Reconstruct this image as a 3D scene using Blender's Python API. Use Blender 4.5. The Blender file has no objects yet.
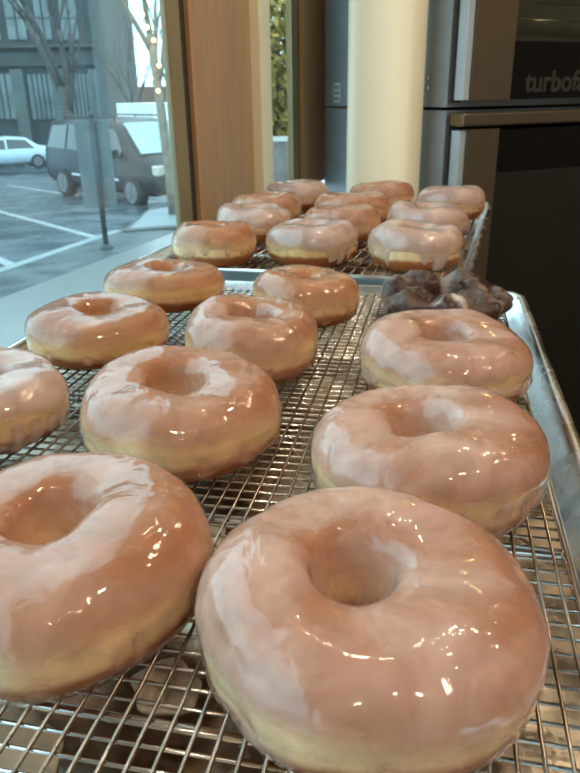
import bpy, bmesh, math, random
from mathutils import Vector, Matrix, noise
R = math.radians; PI = math.pi
S = bpy.context.scene; COL = S.collection
ZR = 0.95                       # height of the cooling rack above the shop floor
CAMZ = ZR + 0.19

# ------------------------------------------------------------------ materials
def newmat(name):
    m = bpy.data.materials.new(name); m.use_nodes = True
    nt = m.node_tree; nt.nodes.clear()
    out = nt.nodes.new('ShaderNodeOutputMaterial')
    return m, nt, out
def nd(nt, typ, **kw):
    n = nt.nodes.new(typ)
    for k, v in kw.items():
        if k in n.inputs: n.inputs[k].default_value = v
        else: setattr(n, k, v)
    return n
def ramp(nt, stops, fac):
    r = nt.nodes.new('ShaderNodeValToRGB'); cr = r.color_ramp
    while len(cr.elements) < len(stops): cr.elements.new(0.5)
    for e, (p, c) in zip(cr.elements, stops):
        e.position = p; e.color = (c[0], c[1], c[2], 1) if hasattr(c, '__len__') else (c, c, c, 1)
    nt.links.new(fac, r.inputs[0]); return r
def pbr(name, col, rough=0.5, metal=0.0, var=0.15, scale=8.0, bump=0.0, coat=0.0, spec=0.5, stretch=None, rvar=0.0):
    """principled surface whose colour drifts a little with noise"""
    m, nt, out = newmat(name); L = nt.links.new
    p = nd(nt, 'ShaderNodeBsdfPrincipled'); p.inputs['Metallic'].default_value = metal
    p.inputs['Roughness'].default_value = rough; p.inputs['Coat Weight'].default_value = coat
    p.inputs['Specular IOR Level'].default_value = spec
    tc = nd(nt, 'ShaderNodeTexCoord'); mp = nd(nt, 'ShaderNodeMapping')
    if stretch: mp.inputs['Scale'].default_value = stretch
    L(tc.outputs['Object'], mp.inputs[0])
    nz = nd(nt, 'ShaderNodeTexNoise', Scale=scale, Detail=5.0); L(mp.outputs[0], nz.inputs['Vector'])
    a = [max(0, c*(1-var)) for c in col]; b = [min(1, c*(1+var)) for c in col]
    r = ramp(nt, [(0.3, a), (0.7, b)], nz.outputs['Fac']); L(r.outputs[0], p.inputs['Base Color'])
    if rvar:
        r2 = ramp(nt, [(0.35, max(0, rough-rvar)), (0.65, min(1, rough+rvar))], nz.outputs['Fac']); L(r2.outputs[0], p.inputs['Roughness'])
    if bump:
        b_ = nd(nt, 'ShaderNodeBump', Strength=bump, Distance=0.01); L(nz.outputs['Fac'], b_.inputs['Height']); L(b_.outputs[0], p.inputs['Normal'])
    L(p.outputs[0], out.inputs[0]); return m
def fres(nt, ior):
    """Fresnel that stays physical on both sides of a surface"""
    f = nd(nt, 'ShaderNodeFresnel'); g = nd(nt, 'ShaderNodeNewGeometry')
    m = nd(nt, 'ShaderNodeMath', operation='MULTIPLY_ADD'); nt.links.new(g.outputs['Backfacing'], m.inputs[0])
    m.inputs[1].default_value = 1/ior - ior; m.inputs[2].default_value = ior; nt.links.new(m.outputs[0], f.inputs['IOR']); return f
def emis(name, col, s):
    m, nt, out = newmat(name); e = nd(nt, 'ShaderNodeEmission', Strength=s); e.inputs[0].default_value = (*col, 1)
    nt.links.new(e.outputs[0], out.inputs[0]); return m
def glassmat(name, tint=(0.9, 0.96, 0.96), refl=1.45, haze=0.0):
    m, nt, out = newmat(name); L = nt.links.new
    t = nd(nt, 'ShaderNodeBsdfTransparent'); t.inputs[0].default_value = (*tint, 1)
    g = nd(nt, 'ShaderNodeBsdfGlossy', Roughness=0.02); f = fres(nt, refl)
    mx = nd(nt, 'ShaderNodeMixShader'); L(f.outputs[0], mx.inputs[0]); L(t.outputs[0], mx.inputs[1]); L(g.outputs[0], mx.inputs[2])
    last = mx
    if haze:
        tc = nd(nt, 'ShaderNodeTexCoord'); mp = nd(nt, 'ShaderNodeMapping'); mp.inputs['Scale'].default_value = (3, 3, 0.5)
        L(tc.outputs['Object'], mp.inputs[0])
        nz = nd(nt, 'ShaderNodeTexNoise', Scale=2.0, Detail=3.0); L(mp.outputs[0], nz.inputs['Vector'])
        r = ramp(nt, [(0.3, haze*0.4), (0.7, haze*1.5)], nz.outputs['Fac'])
        d = nd(nt, 'ShaderNodeBsdfTranslucent'); d.inputs[0].default_value = (0.75, 0.88, 0.9, 1)  # pale translucent film stands in for soft reflections on the pane
        m2 = nd(nt, 'ShaderNodeMixShader'); L(r.outputs[0], m2.inputs[0]); L(mx.outputs[0], m2.inputs[1]); L(d.outputs[0], m2.inputs[2]); last = m2
    L(last.outputs[0], out.inputs[0]); return m

def dough_mat(name, top, band, bot):
    m, nt, out = newmat(name); L = nt.links.new
    p = nd(nt, 'ShaderNodeBsdfPrincipled', Roughness=0.55)
    p.inputs['Specular IOR Level'].default_value = 0.3
    p.inputs['Subsurface Weight'].default_value = 0.25; p.inputs['Subsurface Radius'].default_value = (0.006, 0.003, 0.001); p.inputs['Subsurface Scale'].default_value = 1.0
    tc = nd(nt, 'ShaderNodeTexCoord'); sp = nd(nt, 'ShaderNodeSeparateXYZ'); L(tc.outputs['Generated'], sp.inputs[0])
    nz = nd(nt, 'ShaderNodeTexNoise', Scale=40.0, Detail=4.0); L(tc.outputs['Object'], nz.inputs['Vector'])
    ma = nd(nt, 'ShaderNodeMath', operation='MULTIPLY_ADD'); L(nz.outputs['Fac'], ma.inputs[0]); ma.inputs[1].default_value = 0.16; L(sp.outputs[2], ma.inputs[2])
    r = ramp(nt, [(0.0, bot), (0.36, bot), (0.44, band), (0.58, band), (0.80, top), (1.0, top)], ma.outputs[0])
    n2 = nd(nt, 'ShaderNodeTexNoise', Scale=90.0, Detail=6.0); L(tc.outputs['Object'], n2.inputs['Vector'])
    mx = nd(nt, 'ShaderNodeMix', data_type='RGBA', blend_type='MULTIPLY'); mx.inputs[0].default_value = 1.0
    r2 = ramp(nt, [(0.3, 0.72), (0.7, 1.0)], n2.outputs['Fac']); L(r.outputs[0], mx.inputs[6]); L(r2.outputs[0], mx.inputs[7])
    L(mx.outputs[2], p.inputs['Base Color'])
    b = nd(nt, 'ShaderNodeBump', Strength=0.25, Distance=0.002); L(n2.outputs['Fac'], b.inputs['Height']); L(b.outputs[0], p.inputs['Normal'])
    L(p.outputs[0], out.inputs[0]); return m
def glaze_mat(name, col, lo=0.35, hi=0.8, scale=22.0, rough=0.07, ior=1.6, bump=0.5, cut=(0.36, 0.6)):
    m, nt, out = newmat(name); L = nt.links.new
    tc = nd(nt, 'ShaderNodeTexCoord')
    nz = nd(nt, 'ShaderNodeTexNoise', Scale=scale, Detail=4.0, Distortion=0.6); L(tc.outputs['Object'], nz.inputs['Vector'])
    al = ramp(nt, [(cut[0], lo), (cut[1], hi)], nz.outputs['Fac'])
    at_ = nd(nt, 'ShaderNodeAttribute', attribute_name='thick')          # thickness of the sugar coat
    am = nd(nt, 'ShaderNodeMath', operation='MULTIPLY'); L(al.outputs[0], am.inputs[0]); L(at_.outputs['Fac'], am.inputs[1])
    am.use_clamp = True; al = am
    tr = nd(nt, 'ShaderNodeBsdfTransparent')
    df = nd(nt, 'ShaderNodeBsdfPrincipled', Roughness=0.4); df.inputs['Base Color'].default_value = (*col, 1); df.inputs['Specular IOR Level'].default_value = 0.0
    df.inputs['Subsurface Weight'].default_value = 0.35; df.inputs['Subsurface Radius'].default_value = (0.004, 0.0025, 0.0015); df.inputs['Subsurface Scale'].default_value = 1.0
    mx = nd(nt, 'ShaderNodeMixShader'); L(al.outputs[0], mx.inputs[0]); L(tr.outputs[0], mx.inputs[1]); L(df.outputs[0], mx.inputs[2])
    nb = nd(nt, 'ShaderNodeTexNoise', Scale=42.0, Detail=3.5, Distortion=1.0); L(tc.outputs['Object'], nb.inputs['Vector'])
    bp = nd(nt, 'ShaderNodeBump', Strength=bump, Distance=0.0030); L(nb.outputs['Fac'], bp.inputs['Height'])
    gl = nd(nt, 'ShaderNodeBsdfGlossy', Roughness=rough); L(bp.outputs[0], gl.inputs['Normal'])
    fr = fres(nt, ior); L(bp.outputs[0], fr.inputs['Normal'])
    m2 = nd(nt, 'ShaderNodeMixShader'); L(fr.outputs[0], m2.inputs[0]); L(mx.outputs[0], m2.inputs[1]); L(gl.outputs[0], m2.inputs[2])
    L(m2.outputs[0], out.inputs[0]); return m
def lines_mat(name, a, b, scale, rough=0.5, axis='X', thin=0.5):
    m, nt, out = newmat(name); L = nt.links.new
    p = nd(nt, 'ShaderNodeBsdfPrincipled', Roughness=rough)
    tc = nd(nt, 'ShaderNodeTexCoord'); w = nd(nt, 'ShaderNodeTexWave', Scale=scale, Distortion=0.6, bands_direction=axis)
    L(tc.outputs['Object'], w.inputs['Vector']); r = ramp(nt, [(thin-0.2, a), (thin+0.2, b)], w.outputs['Fac'])
    L(r.outputs[0], p.inputs['Base Color']); L(p.outputs[0], out.inputs[0]); return m

DOUGH = dough_mat('fried_dough', (0.50, 0.19, 0.07), (1.0, 0.72, 0.40), (0.46, 0.15, 0.04))
DOUGH_B = dough_mat('fried_dough_dark', (0.40, 0.13, 0.045), (0.95, 0.63, 0.28), (0.38, 0.11, 0.03))
GLAZE = [glaze_mat('sugar_glaze_pink', (0.66, 0.40, 0.31), 0.25, 0.76, 30), glaze_mat('sugar_glaze_tan', (0.64, 0.375, 0.265), 0.18, 0.64, 30),
         glaze_mat('sugar_glaze_white', (0.66, 0.48, 0.42), 0.4, 0.85, 20), glaze_mat('sugar_glaze_clear', (0.70, 0.38, 0.22), 0.12, 0.5, 24)]
CHOC = pbr('chocolate_dough', (0.040, 0.010, 0.006), 0.36, 0, 0.5, 60, 0.7, spec=0.3)
CHOCG = glaze_mat('milky_chocolate_glaze', (0.70, 0.55, 0.44), 0.0, 0.95, 34, 0.2, 1.16, 0.6, (0.44, 0.56))
PUD = glaze_mat('dripped_glaze', (0.66, 0.55, 0.40), 0.75, 0.95, 30, 0.12, 1.45, 0.1)
ALU = pbr('sheet_aluminium', (0.80, 0.82, 0.83), 0.26, 1, 0.1, 25, 0.04, rvar=0.08)
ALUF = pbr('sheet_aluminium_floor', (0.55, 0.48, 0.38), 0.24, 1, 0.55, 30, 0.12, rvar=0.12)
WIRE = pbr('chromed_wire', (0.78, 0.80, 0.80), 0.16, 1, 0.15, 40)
WIRED = pbr('chromed_wire_dark_reflection', (0.30, 0.25, 0.20), 0.26, 1, 0.4, 60)  # chrome darkened in colour to imitate the dark surroundings it reflects
COUNTER = pbr('pale_counter', (0.21, 0.29, 0.31), 0.22, 0, 0.06, 5)  # teal of reflected daylight put into the base colour
WOOD = pbr('maple_panel', (0.44, 0.285, 0.16), 0.42, 0, 0.10, 14, stretch=(6, 6, 0.5))
WOODE = pbr('maple_edge', (0.52, 0.29, 0.14), 0.4, 0, 0.10, 14, stretch=(6, 6, 0.5))
BRASS = pbr('bronze_frame', (0.30, 0.235, 0.13), 0.42, 0.3, 0.08, 9)
RUBBER = pbr('dark_gasket_and_gap', (0.035, 0.035, 0.032), 0.5, 0, 0.1, 9)
CREAM = pbr('cream_paint', (0.86, 0.82, 0.64), 0.45, 0, 0.03, 4)
COLM = pbr('cream_column_paint', (0.78, 0.77, 0.61), 0.42, 0, 0.03, 3)
PLASTER = pbr('room_plaster', (0.30, 0.23, 0.17), 0.8, 0, 0.08, 3)
CEIL = pbr('ceiling_paint', (0.55, 0.50, 0.42), 0.8, 0, 0.05, 3)
FLOORM = pbr('shop_floor', (0.12, 0.10, 0.08), 0.4, 0, 0.2, 6)
STEEL = pbr('brushed_steel', (0.42, 0.43, 0.44), 0.33, 1, 0.06, 10, stretch=(1, 1, 30), rvar=0.04)
STEELW = pbr('brushed_steel_front', (0.21, 0.17, 0.125), 0.34, 0.85, 0.03, 60, stretch=(1, 1, .1), rvar=0.02)
STEELD = pbr('grey_enamel_panel', (0.018, 0.02, 0.019), 0.42, 0.2, 0.15, 12)
STRIPM = pbr('pale_door_edge', (0.50, 0.60, 0.68), 0.35, 0.1)
SIDEM = pbr('steel_side_blue_daylight', (0.27, 0.33, 0.38), 0.35, 0.1, 0.08, 6, stretch=(1, 1, 6))  # blue of the window daylight put into the side's colour
BLACKG = pbr('black_glass', (0.004, 0.004, 0.005), 0.07, 0, 0.1, 5, spec=0.2)
OVENIN = pbr('oven_cavity', (0.05, 0.045, 0.02), 0.5, 0.3, 0.3, 8)
LOGO = pbr('grey_print', (0.038, 0.037, 0.035), 0.5)
PAPER = pbr('white_sticker', (0.75, 0.78, 0.8), 0.5)
INK = pbr('grey_ink', (0.25, 0.28, 0.3), 0.6)
GLASS = glassmat('window_glass', (0.86, 0.95, 0.97), 1.45, 0.012)
GLASS2 = glassmat('clear_glass', (0.9, 0.95, 0.93), 1.45, 0.0)
OGLASS = glassmat('oven_glass', (0.6, 0.6, 0.55), 1.5, 0.0)
ASPH = pbr('wet_asphalt', (0.070, 0.088, 0.102), 0.28, 0, 0.35, 0.9, 0.05, rvar=0.14)
SIDEW = pbr('wet_concrete', (0.055, 0.068, 0.075), 0.38, 0, 0.25, 3, 0.05, rvar=0.1)
KERBL = pbr('pale_kerb', (0.22, 0.26, 0.27), 0.5, 0, 0.15, 5)
KERBD = pbr('dark_kerb', (0.07, 0.075, 0.07), 0.6, 0, 0.2, 6)
PAINTL = pbr('road_paint', (0.28, 0.31, 0.32), 0.5, 0, 0.3, 4)
BARK = pbr('grey_bark', (0.20, 0.17, 0.13), 0.8, 0, 0.35, 9)
BARKD = pbr('dark_bark', (0.06, 0.055, 0.05), 0.8, 0, 0.3, 9)
LEAFG = pbr('golden_leaves', (0.38, 0.28, 0.07), 0.7, 0, 0.5, 3)
VANP = pbr('dark_grey_car_paint', (0.012, 0.014, 0.020), 0.35, 0.0, 0.05, 2, coat=0.0, spec=0.25)
SILP = pbr('pale_blue_car_paint', (0.42, 0.53, 0.60), 0.3, 0.2, 0.05, 2, coat=0.5)
WHTP = pbr('white_truck_paint', (0.75, 0.80, 0.83), 0.45, 0, 0.04, 1)
CARG = pbr('car_glass', (0.02, 0.028, 0.03), 0.05, 0, 0.1, 2, spec=0.8)
WSHI = pbr('windshield_glass', (0.30, 0.38, 0.40), 0.06, 0.6, 0.15, 1.2, spec=1.0)
TYRE = pbr('tyre_rubber', (0.015, 0.015, 0.016), 0.8)
RIM = pbr('alloy_rim', (0.16, 0.17, 0.18), 0.5, 0.3)
LAMPG = pbr('headlight_lens', (0.6, 0.55, 0.45), 0.15, 0.2)
CHROME = pbr('chrome_trim', (0.7, 0.72, 0.75), 0.15, 1)
FACAD = pbr('dark_stone_facade', (0.035, 0.045, 0.047), 0.8, 0, 0.35, 0.5)
FACAL = pbr('green_grey_pilaster', (0.07, 0.09, 0.088), 0.7, 0, 0.25, 0.8)
FACAB = pbr('brown_brick_facade', (0.07, 0.062, 0.055), 0.8, 0, 0.3, 0.8)
WINP = pbr('facade_window_glass', (0.11, 0.135, 0.135), 0.2, 0.2, 0.5, 0.7)
WINC = pbr('curtained_window', (0.22, 0.20, 0.17), 0.5, 0, 0.3, 1.3)
WHT = pbr('white_frame_paint', (0.55, 0.56, 0.54), 0.6)
GREYP = pbr('post_board_grey', (0.13, 0.16, 0.165), 0.5, 0.2, 0.15, 3)
POSTM = pbr('dark_post_metal', (0.035, 0.045, 0.05), 0.5, 0.3, 0.2, 6)
BULB = emis('warm_bulb', (1.0, 0.60, 0.20), 14.0)
SHADE = pbr('lamp_shade_metal', (0.05, 0.05, 0.05), 0.5, 0.3)

# ------------------------------------------------------------------ mesh helpers
def obj(name, bm, mats, parent=None, smooth=False, loc=None):
    me = bpy.data.meshes.new(name); bmesh.ops.recalc_face_normals(bm, faces=bm.faces); bm.to_mesh(me); bm.free()
    for m in (mats if isinstance(mats, (list, tuple)) else [mats]): me.materials.append(m)
    if smooth:
        for p in me.polygons: p.use_smooth = True
    o = bpy.data.objects.new(name, me); COL.objects.link(o)
    if parent: o.parent = parent
    if loc is not None: o.location = loc
    return o
def thing(name, label, cat, loc=(0, 0, 0), rz=0, group=None, rot=None):
    o = bpy.data.objects.new(name, None); COL.objects.link(o); o.empty_display_size = 0.02
    o.location = loc; o.rotation_euler = rot if rot else (0, 0, rz)
    o['label'] = label; o['category'] = cat
    if group: o['group'] = group
    return o
def tag(o, label, cat, group=None, kind=None):
    o['label'] = label; o['category'] = cat
    if group: o['group'] = group
    if kind: o['kind'] = kind
    return o
def struct(o): o['kind'] = 'structure'; return o
def box(bm, x0, x1, y0, y1, z0, z1, M=None, bev=0.0):
    vs = [bm.verts.new(Vector(c) if M is None else M @ Vector(c)) for c in
          ((x0, y0, z0), (x1, y0, z0), (x1, y1, z0), (x0, y1, z0), (x0, y0, z1), (x1, y0, z1), (x1, y1, z1), (x0, y1, z1))]
    fs = [bm.faces.new([vs[i] for i in f]) for f in ((0, 3, 2, 1), (4, 5, 6, 7), (0, 1, 5, 4), (1, 2, 6, 5), (2, 3, 7, 6), (3, 0, 4, 7))]
    if bev:
        es = list({e for f in fs for e in f.edges}); bmesh.ops.bevel(bm, geom=es, offset=bev, segments=2, affect='EDGES', profile=0.5)
    return bm
def prism(bm, pts, z0, z1):
    a = [bm.verts.new((x, y, z0 if not callable(z0) else z0(x, y))) for x, y in pts]
    b = [bm.verts.new((x, y, z1 if not callable(z1) else z1(x, y))) for x, y in pts]
    bm.faces.new(a[::-1]); bm.faces.new(b); n = len(pts)
    for i in range(n): bm.faces.new((a[i], a[(i+1) % n], b[(i+1) % n], b[i]))
    return bm
def upr(pts, y0, y1):
    bm = bmesh.new(); prism(bm, pts, y0, y1); bm.transform(Matrix(((1, 0, 0, 0), (0, 0, 1, 0), (0, 1, 0, 0), (0, 0, 0, 1)))); return bm
def tube(bm, pts, rad, seg=8, caps=True):
    pts = [Vector(p) for p in pts]; n = len(pts)
    rs = rad if hasattr(rad, '__len__') else [rad]*n; rings = []
    for i, p in enumerate(pts):
        d = (pts[min(i+1, n-1)] - pts[max(i-1, 0)]).normalized()
        a = Vector((0, 0, 1)) if abs(d.z) < 0.9 else Vector((1, 0, 0))
        x = d.cross(a).normalized(); y = d.cross(x)
        rings.append([bm.verts.new(p + (x*math.cos(2*PI*k/seg) + y*math.sin(2*PI*k/seg))*rs[i]) for k in range(seg)])
    for i in range(n-1):
        for k in range(seg): bm.faces.new((rings[i][k], rings[i][(k+1) % seg], rings[i+1][(k+1) % seg], rings[i+1][k]))
    if caps: bm.faces.new(rings[0][::-1]); bm.faces.new(rings[-1])
    return bm
def lathe(bm, prof, seg=32, c=(0, 0, 0), axis='Z', cap=True):
    def P(r, h, a):
        x, y = r*math.cos(a), r*math.sin(a)
        v = (x, y, h) if axis == 'Z' else (x, h, y) if axis == 'Y' else (h, x, y)
        return Vector(v) + Vector(c)
    rings = [[bm.verts.new(P(r, h, 2*PI*k/seg)) for k in range(seg)] for r, h in prof]
    for i in range(len(rings)-1):
        for k in range(seg): bm.faces.new((rings[i][k], rings[i][(k+1) % seg], rings[i+1][(k+1) % seg], rings[i+1][k]))
    if cap: bm.faces.new(rings[0][::-1]); bm.faces.new(rings[-1])
    return bm

# ------------------------------------------------------------------ camera
F = 700.0; pitch = math.atan((386.5-95)/F); roll = R(1.0)
fw = Vector((0, math.cos(pitch), -math.sin(pitch))); rt = Vector((1, 0, 0)); up = Vector((0, math.sin(pitch), math.cos(pitch)))
rt2 = rt*math.cos(roll) - up*math.sin(roll); up2 = up*math.cos(roll) + rt*math.sin(roll)
cd = bpy.data.cameras.new('camera'); cam = bpy.data.objects.new('camera', cd); COL.objects.link(cam)
M = Matrix((rt2, up2, -fw)).transposed().to_4x4(); M.translation = Vector((0, 0, CAMZ)); cam.matrix_world = M
cd.sensor_fit = 'HORIZONTAL'; cd.sensor_width = 24.0; cd.lens = 24.0*F/580; cd.clip_start = 0.01; cd.clip_end = 400
cd.dof.use_dof = True; cd.dof.focus_distance = 0.36; cd.dof.aperture_fstop = cd.lens/1.2
S.camera = cam

# ------------------------------------------------------------------ donuts
def prof_t(t, a=0.39, c0=0.61, e=2/2.3):
    c, s = math.cos(t), math.sin(t)
    w = 0.5 - 0.5*max(-1, min(1, c*1.6)); ei = e + (2/4.2 - e)*w
    r = c0 + a*math.copysign(abs(c)**ei, c)*(1 - .24*w); ez = e + (2/4.6 - e)*w*(s > 0)
    z = 0.5 + 0.5*math.copysign(abs(s)**ez, s)
    r -= .13*w*(1-z)*(1 if z > .3 else z/.3)
    return r, z
def donut_fn(Rr, H, seed, off=(0, 0), hole=1.0):
    rnd = random.Random(seed); ph = [rnd.uniform(0, 2*PI) for _ in range(6)]; sv = Vector((seed*3.1, seed*1.7, 0))
    def f(t, p, grow=0.0):
        a = 0.39*(1 + 0.045*math.cos(2*p+ph[0])); c0 = 0.61
        r, z = prof_t(t, a, c0)
        inner = max(0.0, (0.61 - r)/0.39)
        r2 = r if r > 0.3 else r
        r2 = r - (0.035 + (1-hole)*0.12)*inner
        hgt = H*(1 + 0.05*math.cos(p+ph[1]) + 0.025*math.cos(3*p+ph[2]))
        out = 1 + 0.018*math.cos(2*p+ph[3]) + 0.010*math.cos(5*p+ph[4])
        # a dimpled crease under the dome: the pale proofing line
        crease = -0.016*math.exp(-((z-0.42)/0.06)**2) if r > 0.61 else 0
        x = r2*out*math.cos(p)*(1+crease); y = r2*out*math.sin(p)*(1+crease)
        x += off[0]*inner*0.9 + off[0]*0.25*z*(r < 0.9); y += off[1]*inner*0.9
        v = Vector((x*Rr, y*Rr, z*hgt))
        n = noise.noise(v*32+sv)*0.0016 + noise.noise(v*75+sv)*0.0007 + noise.noise(v*170+sv)*0.0003
        rd = Vector((math.cos(t)*math.cos(p), math.cos(t)*math.sin(p), math.sin(t)))
        v += rd*(n*min(1.0, z*5) + grow)
        if v.z < 0.0: v.z = 0.0
        return v
    return f
def make_donut(label, x, y, Rr, H, seed, mat=0, off=(0, 0), hole=1.0, hi=False, tilt=(0, 0), dmat=None, edge=0.24, drip=0.16, flank=0.22, group='glazed ring donuts on the cooling racks'):
    th = thing('glazed_donut', label, 'donut', (x, y, ZR + .6*Rr*max(abs(tilt[0]), abs(tilt[1]))), 0, group, rot=(tilt[0], tilt[1], 0))
    f = donut_fn(Rr, H, seed, off, hole); rnd = random.Random(seed+77)
    NP, NT = (144, 52) if hi else (96, 36)
    bm = bmesh.new(); g = [[bm.verts.new(f(2*PI*j/NT, 2*PI*i/NP)) for j in range(NT)] for i in range(NP)]
    for i in range(NP):
        for j in range(NT): bm.faces.new((g[i][j], g[(i+1) % NP][j], g[(i+1) % NP][(j+1) % NT], g[i][(j+1) % NT]))
    obj('dough', bm, dmat or DOUGH, th, True)
    # glaze shell: from inside the hole over the dome and down the flank, ending in drips
    drips = [(rnd.uniform(0, 2*PI), rnd.uniform(0.05, 0.12), rnd.uniform(0.4, 1.0)) for _ in range(rnd.randint(13, 19))]
    ph = rnd.uniform(0, 6)
    def zend(p):
        z = edge + 0.05*math.sin(2*p+ph) + 0.03*math.sin(5*p+2*ph)
        d = 0
        for c, w, a in drips:
            q = (p-c+PI) % (2*PI) - PI; d = max(d, a*math.exp(-(q/w)**2))
        return max(0.03, z - drip*d)
    def t_of_z(z):
        s = (z-0.5)/0.5; s = math.copysign(abs(s)**(2.3/2), s); return math.asin(max(-1, min(1, s)))
    NPg, NTg = (220, 46) if hi else (150, 34)
    bm = bmesh.new(); TH = bm.verts.layers.float.new('thick'); g = []
    for i in range(NPg):
        p = 2*PI*i/NPg; te = t_of_z(zend(p)); ts = R(222 + 8*math.sin(3*p+ph)); row = []
        for j in range(NTg):
            k = j/(NTg-1); t = ts + (te-ts)*(1-(1-k)**1.25 if False else k)
            gr = 0.0007 + 0.0011*math.exp(-((1-k)/0.05)**2) * (0.8)
            if j in (0, NTg-1): gr = -0.0004
            row.append(bm.verts.new(f(t, p, gr)))
        g.append(row)
    for i in range(NPg):
        p = 2*PI*i/NPg; dr = 0
        for c, w, a in drips:
            q = (p-c+PI) % (2*PI) - PI; dr = max(dr, a*math.exp(-(q/(w*.8))**2))
        for j in range(NTg):
            k = j/(NTg-1); v = g[i][j]; zf = v.co.z/H + .045*math.sin(3*p+ph) + .10*noise.noise(v.co*30+Vector((seed, 0, 0))); inner = j < NTg*.42
            top = 1.0 if inner else max(0.0, min(1.0, (zf-.42)/.34)); top = top*top*(3-2*top)
            low = max(0.0, min(1.0, (.52-zf)/.12))
            v[TH] = max(top, flank + (1-flank)*(dr*.95*low + .75*math.exp(-((1-k)/.05)**2)*low))*(1.0 + .5*low*dr)
    for i in range(NPg):
        for j in range(NTg-1): bm.faces.new((g[i][j], g[(i+1) % NPg][j], g[(i+1) % NPg][j+1], g[i][j+1]))
    obj('glaze', bm, GLAZE[mat], th, True)
    return th

mk = make_donut
mk('largest glazed donut, nearest at lower right of the front rack', .026, .196, .060, .044, 3, 0, (-0.10, 0.04), 1.0, True, (0, 0), edge=0.26, drip=0.14)
mk('big glazed donut with soft yellow flank, cut by left edge at lower left', -.092, .229, .059, .046, 8, 1, (-0.03, 0.06), 1.0, True, edge=0.16, drip=0.08)
mk('glazed donut directly behind the largest one, second in the right column', .067, .308, .056, .045, 15, 0, (-0.04, 0.04), 1.0, True, (0, 0), edge=0.2, drip=0.12)
mk('glazed donut in front of the chocolate donut, third in right column', .105, .447, .057, .044, 21, 0, (0, 0.02), 1.0, True, edge=0.34, drip=0.12)
mk('glazed donut nearest the camera in the middle column of the front rack', -.063, .369, .057, .045, 27, 1, (-0.06, 0.06), 1.0, True, edge=0.2, drip=0.12)
mk('smaller glazed donut, second in the middle column of the front rack', -.028, .493, .050, .046, 33, 1, (0, 0.05), 1.0, True, edge=0.2, drip=0.1)
mk('golden glazed donut, farthest in middle column, before the second tray', .016, .621, .048, .042, 39, 3, (0, 0), 1.0, True, edge=0.24, drip=0.16)
mk('glazed donut half cut off by the left edge of the photo', -.189, .394, .052, .041, 45, 2, (0.02, 0.05), 1.0, True, dmat=DOUGH_B, edge=0.22, drip=0.2)
mk('brown glazed donut beside the window, third in left column', -.152, .535, .055, .039, 51, 3, (0.03, 0.04), 1.0, True, dmat=DOUGH_B, edge=0.26, drip=0.08)
mk('flat glazed donut farthest in left column, ringed white on top', -.119, .663, .057, .038, 57, 3, (0.05, 0.04), 0.9, True, (R(-4.5), 0), dmat=DOUGH_B, edge=0.28, drip=0.12)
mk('golden glazed donut at near left corner of the second tray', -.090, .865, .053, .047, 63, 3, (0.0, 0.02), 0.9, False, edge=0.42, drip=0.28)
mk('white-sheened glazed donut in the middle of second tray\'s near row', .030, .860, .057, .047, 69, 2, (0.02, 0.02), 0.8, False, dmat=DOUGH_B, edge=0.42, drip=0.36)
mk('glazed donut with thick white drips behind the chocolate donut', .152, .830, .057, .047, 75, 2, (0.0, 0.02), 0.9, False, dmat=DOUGH, edge=0.44, drip=0.42, flank=0.4)
mk('second glazed donut from the near end in second tray\'s left column', -.048, 1.016, .054, .045, 81, 2, (0.0, 0.02), 0.8, False, edge=0.3, drip=0.2)
mk('second glazed donut from the near end in second tray\'s middle column', .077, 1.000, .054, .044, 87, 1, (0.0, 0.02), 0.8, False, edge=0.3, drip=0.2)
mk('second glazed donut from the near end in second tray\'s right column', .197, .998, .056, .045, 93, 2, (0.0, 0.02), 0.8, False, edge=0.3, drip=0.24)
mk('third glazed donut from the near end in second tray\'s left column', -.033, 1.142, .057, .046, 99, 1, (0.0, 0.02), 0.8, False, edge=0.3, drip=0.16)
mk('third glazed donut from the near end in second tray\'s middle column', .103, 1.116, .058, .047, 105, 1, (0.0, 0.02), 0.8, False, edge=0.3, drip=0.16)
mk('glazed donut at the far right of the second tray, nearest the ovens', .265, 1.160, .055, .049, 111, 2, (0.0, 0.02), 0.9, False, dmat=DOUGH_B, edge=0.34, drip=0.2)
mk('farthest glazed donut, at the back left before the wood panel', .019, 1.292, .054, .047, 117, 2, (0.0, 0.02), 0.8, False, dmat=DOUGH_B, edge=0.3, drip=0.16)
mk('glazed donut at the foot of the cream column', .165, 1.255, .054, .046, 123, 1, (0.0, 0.02), 0.8, False, edge=0.34, drip=0.2)

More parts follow.
